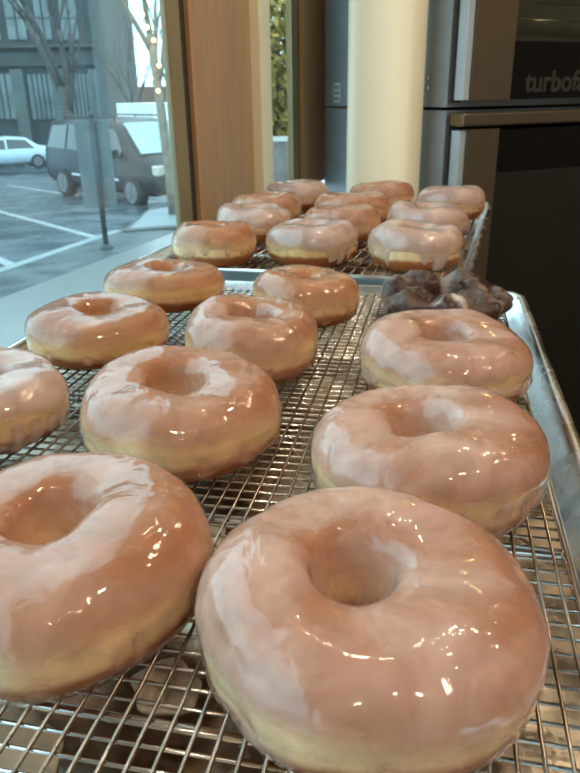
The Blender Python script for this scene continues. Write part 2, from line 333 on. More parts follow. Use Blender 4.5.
# chocolate donut: a ring of knobbly lobes
def choc_donut(x, y, Rr, H):
    th = thing('chocolate_donut', 'knobbly dark chocolate donut with cracked milky glaze, only dark one on the rack', 'donut', (x, y, ZR))
    rnd = random.Random(5)
    lobes = [(2*PI*k/7 + rnd.uniform(-.15, .15), rnd.uniform(.85, 1.15)) for k in range(7)]
    def f(t, p, grow=0):
        r, z = prof_t(t, 0.36, 0.60, 1.0)
        m = 0
        for c, a in lobes:
            q = (p-c+PI) % (2*PI) - PI; m = max(m, a*math.sqrt(max(0, 1-(q/0.50)**2)))
        k = 0.62 + 0.42*m
        rr = 0.56 + (r-0.56)*k + 0.04*(m-0.6); zz = z*(0.62 + 0.42*m)
        v = Vector((rr*math.cos(p)*Rr, rr*math.sin(p)*Rr, zz*H))
        rd = Vector((math.cos(t)*math.cos(p), math.cos(t)*math.sin(p), math.sin(t)))
        n = noise.noise(v*42)*0.0085 + noise.noise(v*120+Vector((4, 1, 2)))*0.0034 - abs(noise.noise(v*50+Vector((9, 4, 2))))*0.006
        v += rd*(n*min(1, z*4)+grow); v.z = max(0, v.z); return v
    for nm, t0, t1, gr, mat in (('dough', 0, 360, 0, CHOC), ('glaze', -25, 205, 0.0006, CHOCG)):
        bm = bmesh.new(); TH = bm.verts.layers.float.new('thick'); NP, NT = 200, 60; closed = nm == 'dough'; g = []
        for i in range(NP):
            g.append([bm.verts.new(f(R(t0 + (t1-t0)*j/(NT if closed else NT-1)), 2*PI*i/NP, gr if not(not closed and j in (0, NT-1)) else -0.0004)) for j in range(NT)])
        for i in range(NP):
            for j in range(NT if closed else NT-1): bm.faces.new((g[i][j], g[(i+1) % NP][j], g[(i+1) % NP][(j+1) % NT], g[i][(j+1) % NT]))
        if not closed:
            for v in bm.verts:
                a = math.degrees(math.atan2(v.co.y, v.co.x)); t_ = .08
                for c_, w_, s_ in ((-96, 17, 1.0), (-172, 20, .5), (150, 14, .3), (-44, 12, .22), (-8, 12, .2), (75, 14, .3)):
                    q = (a-c_+180) % 360 - 180; t_ = max(t_, s_*math.exp(-(q/w_)**4))
                v[TH] = t_
        obj(nm, bm, mat, th, True)
    return th
choc_donut(.140, .612, .060, .032)

# ------------------------------------------------------------------ sheet pans and racks  (local frame: x across, y along)
def rrect(a, b, r, k=8):
    pts = []
    for cx, cy, a0 in ((a-r, b-r, 0), (-a+r, b-r, 90), (-a+r, -b+r, 180), (a-r, -b+r, 270)):
        for i in range(k+1):
            t = R(a0+90*i/k); pts.append((cx+r*math.cos(t), cy+r*math.sin(t)))
    return pts
def local(n0, n1, u0, u1, ang):
    """centre of a rectangle given in the (n,u) frame of a tray rotated by ang towards +x"""
    n, u = (n0+n1)/2, (u0+u1)/2; a = R(ang)
    return (n*math.cos(a)+u*math.sin(a), -n*math.sin(a)+u*math.cos(a)), (n1-n0)/2, (u1-u0)/2
def sheet_pan(label, n0, n1, u0, u1, ang):
    (cx, cy), a, b = local(n0, n1, u0, u1, ang)
    prof = [(-.0165, -.0215), (-.0155, -.0205), (-.013, -.016), (-.005, .000), (-.0035, .0028), (-.0012, .0042), (.0012, .0036), (.0026, .0014), (.0022, -.0008), (0, -.0016), (-.0022, -.0006), (-.0052, -.0026), (-.0145, -.0195), (-.0175, -.0226)]
    bm = bmesh.new(); rings = []
    for ins, z in prof:
        rings.append([bm.verts.new((x, y, z)) for x, y in rrect(a+ins, b+ins, .026+ins)])
    n = len(rings[0])
    for i in range(len(rings)-1):
        for k in range(n): bm.faces.new((rings[i][k], rings[i][(k+1) % n], rings[i+1][(k+1) % n], rings[i+1][k]))
    f1 = bm.faces.new(rings[0]); f2 = bm.faces.new(rings[-1][::-1])
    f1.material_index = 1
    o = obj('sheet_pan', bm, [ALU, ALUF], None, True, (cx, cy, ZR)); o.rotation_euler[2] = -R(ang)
    for p in o.data.polygons:
        if len(p.vertices) > 4: p.use_smooth = False
    return tag(o, label, 'baking pan', 'sheet pans on the counter')
def rack(label, n0, n1, u0, u1, ang, pl, pc, rl, rc, longmat, crossmat, supports):
    (cx, cy), a, b = local(n0, n1, u0, u1, ang)
    th = thing('cooling_rack', label, 'cooling rack', (cx, cy, ZR), -R(ang), 'cooling racks in the pans')
    rf = .0019
    bm = bmesh.new(); pts = [(x, y, -rf-.0002) for x, y in rrect(a-rf, b-rf, .012, 5)]
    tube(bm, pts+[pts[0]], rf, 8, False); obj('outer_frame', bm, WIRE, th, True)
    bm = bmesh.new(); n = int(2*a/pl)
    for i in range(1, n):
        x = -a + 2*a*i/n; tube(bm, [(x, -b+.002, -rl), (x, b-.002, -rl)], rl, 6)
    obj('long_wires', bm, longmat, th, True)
    if pc:
        bm = bmesh.new(); n = int(2*b/pc)
        for i in range(1, n):
            y = -b + 2*b*i/n; tube(bm, [(-a+.002, y, -2*rl-rc), (a-.002, y, -2*rl-rc)], rc, 6)
        obj('cross_wires', bm, crossmat, th, True)
    for k in range(supports):
        y = -b + 2*b*(k+.5)/supports; bm = bmesh.new(); zz = -2*rl-2*rc-.0018
        tube(bm, [(-a+.004, y, zz), (a-.004, y, zz)], .0018, 8); obj('support_bar', bm, WIRE, th, True)
    for sx in (-1, 1):
        for sy in (-1, 0, 1):
            bm = bmesh.new(); x = sx*(a-.02); y = sy*(b-.02)
            tube(bm, [(x, y-.008, -.003), (x, y-.006, -.016), (x, y, -.0197), (x, y+.006, -.016), (x, y+.008, -.003)], .0015, 6)
            obj('foot', bm, WIRE, th, True)
    return th
A1, A2 = 12.0, 17.5
sheet_pan('aluminium sheet pan under the nearer rack of donuts', -.337, .087, .085, .722, A1)
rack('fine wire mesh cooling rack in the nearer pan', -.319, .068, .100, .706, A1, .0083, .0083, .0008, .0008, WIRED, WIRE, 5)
sheet_pan('aluminium sheet pan at the back below the cream column', -.441, -.037, .755, 1.372, A2)
rack('bar cooling rack in the back pan with widely spaced wires', -.424, -.055, .772, 1.356, A2, .0125, .045, .0012, .0009, WIRED, WIRED, 3)
# puddles of dripped glaze on the pan floor
pr = random.Random(11)
puds = [(-.104, .176, .022, 'pale glaze puddle on pan at bottom left below the big cut-off donut'), (-.050, .206, .014, 'round milky glaze puddle on pan between the two nearest donuts'), (-.205, .205, .03, 'glaze puddle on pan at the left edge below the rack'),
        (-.055, .31, .02, 'glaze puddle on pan in front of the nearest middle-column donut'), (.135, .30, .018, 'glaze puddle on pan right of the second right-column donut'), (.03, .50, .02, 'glaze puddle on pan between the middle and right columns'), (-.10, .46, .018, 'glaze puddle on pan between the left and middle columns')]
for (x, y, r, lab) in puds:
    bm = bmesh.new(); TH = bm.verts.layers.float.new('thick'); ph = pr.uniform(0, 6); rows = []
    for k, (q, z) in enumerate([(1.0, 0.0001), (.97, .0009), (.88, .0015), (.5, .0019), (.01, .002)]):
        rows.append([bm.verts.new((r*q*(1+.16*math.sin(2*t+ph)+.08*math.sin(5*t+ph*2))*math.cos(t), r*q*(1+.12*math.sin(3*t+ph))*math.sin(t), z)) for t in [2*PI*i/40 for i in range(40)]])
    for i in range(4):
        for k in range(40): bm.faces.new((rows[i][k], rows[i][(k+1) % 40], rows[i+1][(k+1) % 40], rows[i+1][k]))
    bm.faces.new(rows[-1]); bm.faces.new(rows[0][::-1])
    for v in bm.verts: v[TH] = 1.0
    tag(obj('glaze_puddle', bm, PUD, None, True, (x, y, ZR-.0214)), lab, 'glaze puddle', 'glaze puddles dripped under the rack')

# ------------------------------------------------------------------ counter
c = thing('counter', 'pale smooth window counter carrying both donut pans', 'counter', (0, 0, 0))
ct = [(-.733+.02, -.30), (.020, -.30), (.095, .06), (.218, .66), (.186, .742), (.352, 1.345), (.30, 1.365), (-.095, 1.485), (-.155+.004, 1.322)]
obj('countertop', prism(bmesh.new(), ct, ZR-.0625, ZR-.0228), COUNTER, c)
obj('cabinet', prism(bmesh.new(), [(-.68, -.27), (-.01, -.27), (.06, .06), (.17, .66), (.15, .74), (.305, 1.30), (-.07, 1.43), (-.13, 1.30)], 0.0, ZR-.0625), WOOD, c)

# ------------------------------------------------------------------ room shell
P0 = Vector((-.155, 1.31, 0)); U = Vector((.33774, .94124, 0)); NN = Vector((.94124, -.33774, 0))
MW = Matrix(((U.x, NN.x, 0, P0.x), (U.y, NN.y, 0, P0.y), (0, 0, 1, 0), (0, 0, 0, 1)))   # local x along the wall, y into the room
def wb(s0, s1, p0, p1, z0, z1, bev=0): return box(bmesh.new(), s0, s1, p0, p1, z0, z1, MW, bev)
HC = 2.9
def wp(s, p): v = MW @ Vector((s, p, 0)); return (v.x, v.y)
struct(obj('floor', prism(bmesh.new(), [wp(-4.3, -.06), (2.5, -2.6), (2.5, 3.3), wp(2.2, -.06)], -.05, 0), FLOORM))
struct(obj('ceiling', prism(bmesh.new(), [wp(-4.3, -.06), (2.5, -2.6), (2.5, 3.3), wp(2.2, -.06)], HC, HC+.1), CEIL))
struct(obj('wall_left', wb(-4.2, 2.1, -.05, -.014, -.3, ZR-.16), PLASTER))
struct(obj('wall_right', box(bmesh.new(), 2.35, 2.45, -2.5, 3.3, 0, HC), PLASTER))
struct(obj('wall_back', box(bmesh.new(), -1.7, 2.4, -2.6, -2.5, 0, HC), PLASTER))
struct(obj('wall_front', box(bmesh.new(), .56, 2.4, 3.15, 3.25, 0, HC), PLASTER))
# big shop window
w1 = struct(obj('window_1', wb(-4.2, -.043, -.07, -.012, 2.72, 2.80), BRASS))
obj('glass_pane', wb(-4.15, -.086, -.007, -.002, ZR-.06, 2.72), GLASS, w1)
obj('window_frame', wb(-.088, -.043, -.009, .003, ZR-.03, 2.72, .003), BRASS, w1)
obj('window_gasket', wb(-.043, -.016, -.012, -.003, ZR-.03, 2.72), RUBBER, w1)
obj('sill_bar', wb(-4.15, -.088, -.014, -.001, ZR-.10, ZR-.055), BRASS, w1)
# wood panel between the windows, cream mullion, second window, wood strip
struct(obj('trim_1', wb(-.016, -.004, -.014, .005, ZR-.03, HC), WOODE))
struct(obj('wall_left_wood_panel', wb(-.004, .252, -.014, .003, ZR-.03, HC), WOOD))
struct(obj('trim_2', wb(.252, .312, -.014, .024, ZR-.03, HC, .002), CREAM))
w2 = struct(obj('window_2', wb(.312, .598, -.06, -.01, 2.72, 2.80), BRASS))
obj('glass_pane', wb(.312, .500, -.007, -.002, ZR-.03, 2.72), GLASS2, w2)
obj('window_frame', wb(.500, .545, -.009, .004, ZR-.03, 2.72), BRASS, w2)
obj('window_gasket', wb(.545, .575, -.012, -.004, ZR-.03, 2.72), RUBBER, w2)
struct(obj('trim_3', wb(.575, .598, -.014, .008, ZR-.03, HC), WOODE))
struct(obj('wall_left_far_panel', wb(.598, 2.1, -.014, .002, ZR-.03, HC), WOOD))

# cream column
cl = struct(obj('column', lathe(bmesh.new(), [(.084, 0), (.084, .12), (.0745, .125), (.0745, HC)], 64, (.198, 1.495, 0)), COLM, None, True))
for p in cl.data.polygons: p.use_smooth = len(p.vertices) == 4

# ------------------------------------------------------------------ stacked ovens
AO = R(25); OC = Vector((.3185, 1.450, 0))
MO = Matrix(((math.cos(AO), -math.sin(AO), 0, OC.x), (math.sin(AO), math.cos(AO), 0, OC.y), (0, 0, 1, 0), (0, 0, 0, 1)))  # local x along the front, y to the back
OROT = (0, 0, AO); OW = .80; OD = .515
def oven(name_label, z0, z1, upper):
    th = thing('convection_oven', name_label, 'oven', (OC.x, OC.y, z0), AO, 'stacked convection ovens')
    h = z1-z0
    # body shell with an open front
    bm = bmesh.new()
    box(bm, 0, .02, .012, OD, 0, h); box(bm, OW-.02, OW, .012, OD, 0, h); box(bm, .02, OW-.02, .012, OD, 0, .03); box(bm, .02, OW-.02, .012, OD, h-.03, h); box(bm, .02, OW-.02, OD-.02, OD, .03, h-.03)
    obj('body', bm, SIDEM, th)
    obj('cavity_lining', box(bmesh.new(), .06, OW-.06, .10, OD-.03, .05, h-.05), OVENIN, th) if not upper else None
    obj('door_gap_shade', box(bmesh.new(), .002, .026, .004, .0118, .008, h-.008), RUBBER, th)  # dark strip stands in for the shaded gap beside the door
    if upper:
        gx = .118; zb = .012; zg = .115           # door: steel frame, see-through glass, black lower band
        bm = upr([(.024, zb), (gx, zb), (gx, h-.06), (OW-.03, h-.06), (OW-.03, zb), (OW, zb), (OW, h-.01), (.024, h-.01)], -.03, .003)
        d = obj('door', bm, STEELW, th)
        obj('door_edge', box(bmesh.new(), .008, .024, -.024, .003, zb, h-.012, None, .002), STRIPM, th)
        obj('door_glass', box(bmesh.new(), gx, OW-.03, -.026, -.018, zg, h-.06), OGLASS, d)
        obj('black_band', box(bmesh.new(), gx, OW-.03, -.0275, .003, zb, zg), BLACKG, d)
        for z in (.16, .235, .33, .425):
            bm = bmesh.new()
            tube(bm, [(.10, .06, z), (OW-.06, .06, z)], .003, 6); tube(bm, [(.10, .40, z), (OW-.06, .40, z)], .003, 6)
            for k in range(24): tube(bm, [(.11+k*.026, .06, z+.003), (.11+k*.026, .40, z+.003)], .0013, 5)
            obj('oven_shelf', bm, WIRE, th, True)
        bm = bmesh.new(); box(bm, .40, .60, .20, .38, .25, .33, None, .01); obj('fan_cover', bm, CREAM, th)
        ld = bpy.data.lights.new('oven_fill_light', 'POINT'); ld.energy = 2.5; ld.color = (1, .75, .3); ld.shadow_soft_size = .02  # warm light added to brighten the dark oven interior
        lo = bpy.data.objects.new('oven_fill_light', ld); COL.objects.link(lo); lo.parent = th; lo.location = (.45, .25, h-.08)
        # logo
        cu = bpy.data.curves.new('logo_text', 'FONT'); cu.body = 'turbofan'; cu.size = .054; cu.extrude = .0004; cu.offset = .0012
        to = bpy.data.objects.new('tmp', cu); COL.objects.link(to)
        me = bpy.data.meshes.new_from_object(to.evaluated_get(bpy.context.evaluated_depsgraph_get())); bpy.data.objects.remove(to)
        me.materials.clear(); me.materials.append(LOGO); lo = bpy.data.objects.new('logo_text', me); COL.objects.link(lo); lo.parent = d
        lo.rotation_euler = (R(90), 0, 0); lo.location = (.155, -.0281, .026)
        # sticker with pictograms and a hinge cap on the side
        st = obj('sticker', box(bmesh.new(), -.0012, .0, .436, .468, .008, .052), PAPER, th)
        bm = bmesh.new()
        for r_ in range(3):
            for q in range(2): box(bm, -.0017, -.0012, .439+q*.014, .450+q*.014, .012+r_*.013, .021+r_*.013)
        obj('pictogram', bm, INK, st)
        bm = bmesh.new(); lathe(bm, [(.006, -.004), (.006, .0)], 16, (0, .075, .035), 'X'); lathe(bm, [(.004, -.003), (.004, .0)], 16, (0, .075, .052), 'X'); obj('screw_cap', bm, CHROME, th, True)
    else:
        gx = .10; zt = h-.034
        bm = upr([(.024, .02), (OW, .02), (OW, zt), (OW-.03, zt), (OW-.03, .06), (gx, .06), (gx, zt), (.024, zt)], -.03, .003)
        d = obj('door', bm, STEELW, th)
        obj('door_edge', box(bmesh.new(), .008, .024, -.024, .003, .02, zt-.002, None, .002), STRIPM, th)
        obj('black_glass', box(bmesh.new(), gx, OW-.03, -.027, .003, zt-.085, zt-.002), BLACKG, d)
        obj('grey_panel', box(bmesh.new(), gx, OW-.03, -.028, .003, .06, zt-.085), STEELD, d)
        obj('top_rail', box(bmesh.new(), .004, OW, -.038, .012, h-.029, h-.004, None, .004), STEELW, th)
    return th
ZS = 1.110
oven('lower stainless oven with grey door panel, standing on the floor', .06, ZS-.003, False)
oven('upper stainless oven with glass door and lettering on black band', ZS+.003, ZS+.72, True)

# unseen pendant lamps inferred from glints; rear ones raised, last one added as fill
def pendant(x, y, z, watts, label):
    th = thing('pendant_lamp', label, 'lamp', (x, y, z), 0, 'pendant lamps above the shop')
    bm = bmesh.new(); lathe(bm, [(.018, .16), (.03, .15), (.055, .09), (.085, .03), (.088, .03), (.058, .095), (.032, .158), (.018, .168)], 32, cap=False); obj('lamp_shade', bm, SHADE, th, True)
    bm = bmesh.new(); tube(bm, [(0, 0, .16), (0, 0, HC-z)], .003, 6); obj('cord', bm, RUBBER, th)
    bm = bmesh.new(); bmesh.ops.create_uvsphere(bm, u_segments=16, v_segments=10, radius=.022, matrix=Matrix.Translation((0, 0, .062))); obj('bulb', bm, emis('pendant_bulb', (1, .60, .25), 20), th, True)
    ld = bpy.data.lights.new('pendant_light', 'POINT'); ld.energy = watts; ld.color = (1, .77, .53); ld.shadow_soft_size = .032
    lo = bpy.data.objects.new('pendant_light', ld); COL.objects.link(lo); lo.parent = th; lo.location = (0, 0, -.005)
for i, (x, y, z, w) in enumerate([(.95, .75, 2.25, 14), (1.15, .10, 2.25, 14), (.55, -.55, 2.3, 20), (.12, -1.0, 2.3, 18), (1.3, 1.45, 2.3, 10), (.75, 1.0, 2.7, 6), (.36, 1.15, 2.45, 7)]):
    pendant(x, y, z, w, 'warm pendant lamp with dark shade hanging %s' % ['right of the pans', 'right of the camera', 'behind the camera', 'far behind the camera', 'before the ovens', 'high above the pans', 'beside the cream column, added to light the wood strip'][i])

# ------------------------------------------------------------------ street
def gz(y): return .05 - .058*y
def GZ(x, y): return gz(y)
def px3(px, py, Y):          # a point at depth Y on the street side, used for sizing things against each other
    return ((px-290)/758*Y, Y, CAMZ - (py-95-(290-px)*.0175)/758*Y)
bm = bmesh.new(); box(bm, -60, 30, -6, 90, -.3, 0)
o = struct(obj('street_ground', bm, ASPH)); o.rotation_euler[0] = math.atan(-.058); o.location = (0, 0, .05-.13)
sw = [(-4.3, -6), (-3.47, 0), (-2.63, 6.31), (-2.2, 9.4), (-.3, 9.4), (6, 30), (12, 30), (3.2, 10.5), (.25, 2.4), (-.62, 0), (-2.8, -6)]
struct(obj('sidewalk', prism(bmesh.new(), sw, lambda x, y: gz(y)-.3, lambda x, y: gz(y)), SIDEW))
k1 = [(-4.42, -6), (-3.59, 0), (-2.75, 6.31), (-2.32, 9.52), (-2.2, 9.4), (-2.63, 6.31), (-3.47, 0), (-4.3, -6)]
struct(obj('kerb', prism(bmesh.new(), k1, lambda x, y: gz(y)-.3, lambda x, y: gz(y)+.006), KERBL))
pl = struct(obj('planting_strip', prism(bmesh.new(), [(-2.15, 9.25), (-.4, 10.2), (1.0, 16), (-.9, 16), (-2.4, 12.2)], lambda x, y: gz(y)-.2, lambda x, y: gz(y)+.02), KERBD))
obj('slab', prism(bmesh.new(), [(-2.10, 9.45), (-.45, 10.35), (.9, 15.9), (-.85, 15.9), (-2.33, 12.1)], lambda x, y: gz(y)+.02, lambda x, y: gz(y)+.03), KERBL, pl)
def stripe(label, a, b, w):
    a, b = Vector(a), Vector(b); d = (b-a).normalized(); n = Vector((-d.y, d.x))*w/2
    z = lambda x, y: gz(y)-.125
    o = obj('parking_line', prism(bmesh.new(), [tuple(a+n), tuple(a-n), tuple(b-n), tuple(b+n)], lambda x, y: z(x, y)-.01, lambda x, y: z(x, y)), PAINTL)
    tag(o, label, 'road marking', 'painted parking lines')
stripe('white parking line running from the kerb past the sign post', (-6.6, 15.5), (-2.45, 9.5), .13)
stripe('nearest white parking line at the left edge of the street', (-5.5, 11.0), (-2.75, 7.2), .13)
stripe('farthest white parking line beside the dark van', (-9.2, 24.0), (-5.0, 17.9), .13)

def car(label, cat, name, loc, yaw, st, paint, wheels, rw, wins, ws, extras=None, group=None):
    """st: stations (x, zbot, zbelt, zroof, w, wtop); front is +x"""
    th = thing(name, label, cat, loc, 0, group, rot=(0, 0, yaw))
    def at(x):
        for a, b in zip(st, st[1:]):
            if a[0] <= x <= b[0]:
                k = (x-a[0])/(b[0]-a[0]); return [a[i]+(b[i]-a[i])*k for i in range(6)]
        return st[-1]
    bm = bmesh.new(); rings = []
    for (x, zb, zm, zr, w, wt) in st:
        half = [(w*.9, zb), (w, zb+.12), (w*1.0, (zb+zm)/2), (w*.97, zm), (wt, zr-.05), (wt*.86, zr), (wt*.4, zr+.015)]
        rings.append([bm.verts.new((x, y, z)) for y, z in half] + [bm.verts.new((x, -y, z)) for y, z in half[::-1]])
    n = len(rings[0])
    for i in range(len(rings)-1):
        for k in range(n): bm.faces.new((rings[i][k], rings[i][(k+1) % n], rings[i+1][(k+1) % n], rings[i+1][k]))
    bm.faces.new(rings[0][::-1]); bm.faces.new(rings[-1]); obj('body', bm, paint, th, True)
    for (xa, xb, ta, tb) in wins:        # side windows on both flanks
        for sgn in (-1, 1):
            bm = bmesh.new(); rows = []
            for j, (t, ins) in enumerate(((.08, 0), (.9, 1))):
                row = []
                for i in range(7):
                    lo, hi_ = (xa, xb) if j == 0 else (ta, tb)
                    x = lo+(hi_-lo)*i/6; s = at(x); y = s[4]*.97 + (s[5]-s[4]*.97)*t; z = s[2]+(s[3]-.05-s[2])*t
                    row.append([bm.verts.new((x, sgn*(y+.012), z)), bm.verts.new((x, sgn*(y-.02), z))])
                rows.append(row)
            for i in range(6):
                bm.faces.new((rows[0][i][0], rows[0][i+1][0], rows[1][i+1][0], rows[1][i][0])); bm.faces.new((rows[0][i][1], rows[0][i+1][1], rows[1][i+1][1], rows[1][i][1]))
            obj('side_window', bm, CARG, th)
    x0, z0, y0, x1, z1, y1 = ws          # windshield bottom and top
    bm = bmesh.new(); nrm = Vector((z0-z1, 0, x0-x1)); nrm = Vector((z1-z0, 0, x0-x1)).normalized()
    vs = [bm.verts.new(Vector(v)+nrm*o_) for o_ in (.025, -.02) for v in ((x0, -y0, z0), (x0, y0, z0), (x1, y1, z1), (x1, -y1, z1))]
    for f in ((0, 1, 2, 3), (7, 6, 5, 4), (0, 4, 5, 1), (1, 5, 6, 2), (2, 6, 7, 3), (3, 7, 4, 0)): bm.faces.new([vs[i] for i in f])
    obj('windshield', bm, WSHI, th)
    for x in wheels:
        for sgn in (-1, 1):
            w = at(x)[4]; bm = bmesh.new()
            lathe(bm, [(rw*.55, -.11), (rw*.93, -.11), (rw, -.07), (rw, .07), (rw*.93, .11), (rw*.55, .11)], 28, (0, 0, 0), 'Y')
            wo = obj('wheel', bm, TYRE, th, True, (x, sgn*(w-.07), rw))
            bm = bmesh.new(); lathe(bm, [(rw*.66, .0), (rw*.66, sgn*.122), (rw*.6, sgn*.126), (rw*.12, sgn*.115)], 24, (0, 0, 0), 'Y')
            for k in range(5):
                a = 2*PI*k/5; box(bm, -.03, .03, min(sgn*.11, sgn*.135), max(sgn*.11, sgn*.135), rw*.08, rw*.62, Matrix.Rotation(a, 4, 'Y'))
            obj('hubcap', bm, RIM, wo)
    if extras: extras(th, at)
    return th
def van_extra(th, at):
    for s in (-1, 1):
        obj('headlight', box(bmesh.new(), 2.20, 2.46, s*.74-.17, s*.74+.17, .72, .92, None, .03), LAMPG, th)
        obj('side_mirror', box(bmesh.new(), 1.02, 1.16, s*1.10-.11, s*1.10+.11, 1.02, 1.2, None, .03), VANP, th)
        bm = bmesh.new(); tube(bm, [(-1.9, s*.62, 1.83), (.5, s*.62, 1.82)], .02, 6)
        for x in (-1.85, -.7, .45): tube(bm, [(x, s*.62, 1.70), (x, s*.62, 1.83)], .018, 6)
        obj('roof_rail', bm, RUBBER, th)
        for x in (-.55, .35): obj('door_handle', box(bmesh.new(), x, x+.18, s*1.005-.015, s*1.005+.015, .90, .94), CHROME, th)
        obj('side_moulding', box(bmesh.new(), -1.05, 1.05, s*1.0-.015, s*1.0+.015, .55, .60), CHROME, th)
    obj('grille', box(bmesh.new(), 2.50, 2.56, -.45, .45, .62, .78, None, .01), CHROME, th)
    obj('bumper', box(bmesh.new(), 2.36, 2.60, -.85, .85, .34, .56, None, .06), VANP, th)
van_st = [(-2.56, .5, .95, 1.0, .85, .80), (-2.50, .36, 1.05, 1.50, .93, .76), (-2.3, .32, 1.08, 1.72, .97, .77), (-1.2, .30, 1.06, 1.77, 1.0, .80), (0, .28, 1.04, 1.76, 1.0, .80), (.75, .28, 1.02, 1.69, 1.0, .78), (1.1, .28, 1.01, 1.48, 1.0, .82), (1.62, .28, 1.0, 1.10, .99, .86), (2.15, .30, .90, .98, .95, .84), (2.48, .36, .72, .82, .86, .76), (2.57, .42, .6, .7, .76, .66)]
vy = math.atan2(-2.2, 1.85)
vf, vr = Vector((-2.5, 15.9)), Vector((-4.65, 18.2)); vy = math.atan2(vf.y-vr.y, vf.x-vr.x); vc = (vf+vr)/2
v = car('dark grey minivan with bright windshield, parked behind the grey sign post', 'van', 'minivan', (vc.x, vc.y, gz(vc.y)-.12), vy, van_st, VANP, (-1.53, 1.55), .34,
    [(-2.3, -1.35, -2.15, -1.35), (-1.25, -.15, -1.25, -.15), (-.05, 1.3, -.05, .78)], (1.70, 1.10, .80, .88, 1.69, .66), van_extra)
def sed_extra(th, at):
    for s in (-1, 1):
        obj('headlight', box(bmesh.new(), 2.05, 2.24, s*.62-.15, s*.62+.15, .58, .70, None, .03), LAMPG, th)
        obj('taillight', box(bmesh.new(), -2.24, -2.1, s*.62-.15, s*.62+.15, .68, .82, None, .03), pbr('red_lens', (.3, .02, .02), .2), th)
        obj('side_mirror', box(bmesh.new(), .78, .92, s*.94-.08, s*.94+.08, .88, 1.0, None, .02), SILP, th)
sed_st = [(-2.28, .42, .70, .82, .75, .65), (-2.2, .32, .84, .92, .82, .7), (-1.55, .28, .88, .99, .87, .7), (-1.0, .26, .88, 1.36, .88, .60), (-.2, .25, .87, 1.43, .89, .60), (.35, .25, .86, 1.38, .89, .60), (1.1, .26, .84, .93, .88, .72), (1.8, .28, .74, .82, .84, .7), (2.22, .34, .58, .66, .74, .62), (2.28, .4, .5, .58, .66, .55)]
car('pale blue sedan on far side of street, left of the minivan', 'car', 'sedan', (-13.2, 34.5, gz(34.5)+.1), R(-152), sed_st, SILP, (-1.35, 1.4), .32,
    [(-1.3, -.1, -.95, -.1), (-.02, .95, -.02, .38)], (1.12, .95, .68, .42, 1.36, .54), sed_extra)
car('light car seen through the narrow window behind the A-frame sign', 'car', 'sedan', (-.35, 21.0, gz(21)+.62), R(-60), sed_st, WHTP, (-1.35, 1.4), .32,
    [(-1.3, -.1, -.95, -.1), (-.02, .95, -.02, .38)], (1.12, .95, .68, .42, 1.36, .54), None)
# white box truck
tk = thing('box_truck', 'white box truck behind the dark minivan', 'truck', (-5.0, 31.5, gz(31.5)-.25), R(-58))
obj('cargo_box', box(bmesh.new(), -2.9, 1.3, -1.1, 1.1, .75, 2.95, None, .03), WHTP, tk)
obj('chassis', box(bmesh.new(), -2.8, 2.7, -.8, .8, .45, .75), RUBBER, tk)
cb = obj('cab', prism(bmesh.new(), [(1.4, -1.0), (2.9, -.95), (3.0, .0), (2.9, .95), (1.4, 1.0)], .5, 1.35), WHTP, tk)
obj('cab_roof', box(bmesh.new(), 1.4, 2.45, -.92, .92, 1.35, 2.15, None, .08), WHTP, tk)
obj('windshield', box(bmesh.new(), 2.44, 2.49, -.8, .8, 1.4, 2.0), WSHI, tk)
for x in (-1.8, 2.1):
    for s in (-1, 1):
        obj('wheel', lathe(bmesh.new(), [(.2, -.12), (.42, -.12), (.42, .12), (.2, .12)], 24, (0, 0, 0), 'Y'), TYRE, tk, True, (x, s*.92, .42))

# post with a plain grey board behind it
sp = thing('sign_post', 'thin dark metal post with tall grey board, standing by the kerb', 'street sign', (-2.0, 7.74, gz(7.74)))
bm = bmesh.new(); tube(bm, [(0, 0, 0), (0, 0, 1.37)], .030, 12); bmesh.ops.create_uvsphere(bm, u_segments=12, v_segments=8, radius=.036, matrix=Matrix.Translation((0, 0, 1.38))); obj('post', bm, POSTM, sp, True)
obj('base_plate', lathe(bmesh.new(), [(.075, 0), (.075, .02), (.05, .05), (.032, .06)], 20), POSTM, sp, True)
obj('grey_board', box(bmesh.new(), -.20, .16, .034, .050, .44, 1.33, None, .004), GREYP, sp)
# A-frame sign
af = thing('sandwich_board', 'A-frame sidewalk sign seen through the narrow window', 'sign', (-.10, 9.3, gz(9.3)), R(12))
for s in (-1, 1):
    Mt = Matrix.Translation((0, 0, 1.15)) @ Matrix.Rotation(s*R(12), 4, 'X')
    bm = bmesh.new()
    for a in ((-.30, -.25, -1.16, 0), (.25, .30, -1.16, 0), (-.25, .25, -.06, 0), (-.25, .25, -1.0, -.94)): box(bm, a[0], a[1], -.012, .012, a[2], a[3], Mt)
    fo = obj('board_frame', bm, WHT, af); obj('board_panel', box(bmesh.new(), -.25, .25, -.006, .006, -.94, -.06, Mt), pbr('sign_panel', (.16, .15, .15), .5, 0, .5, 6), fo)

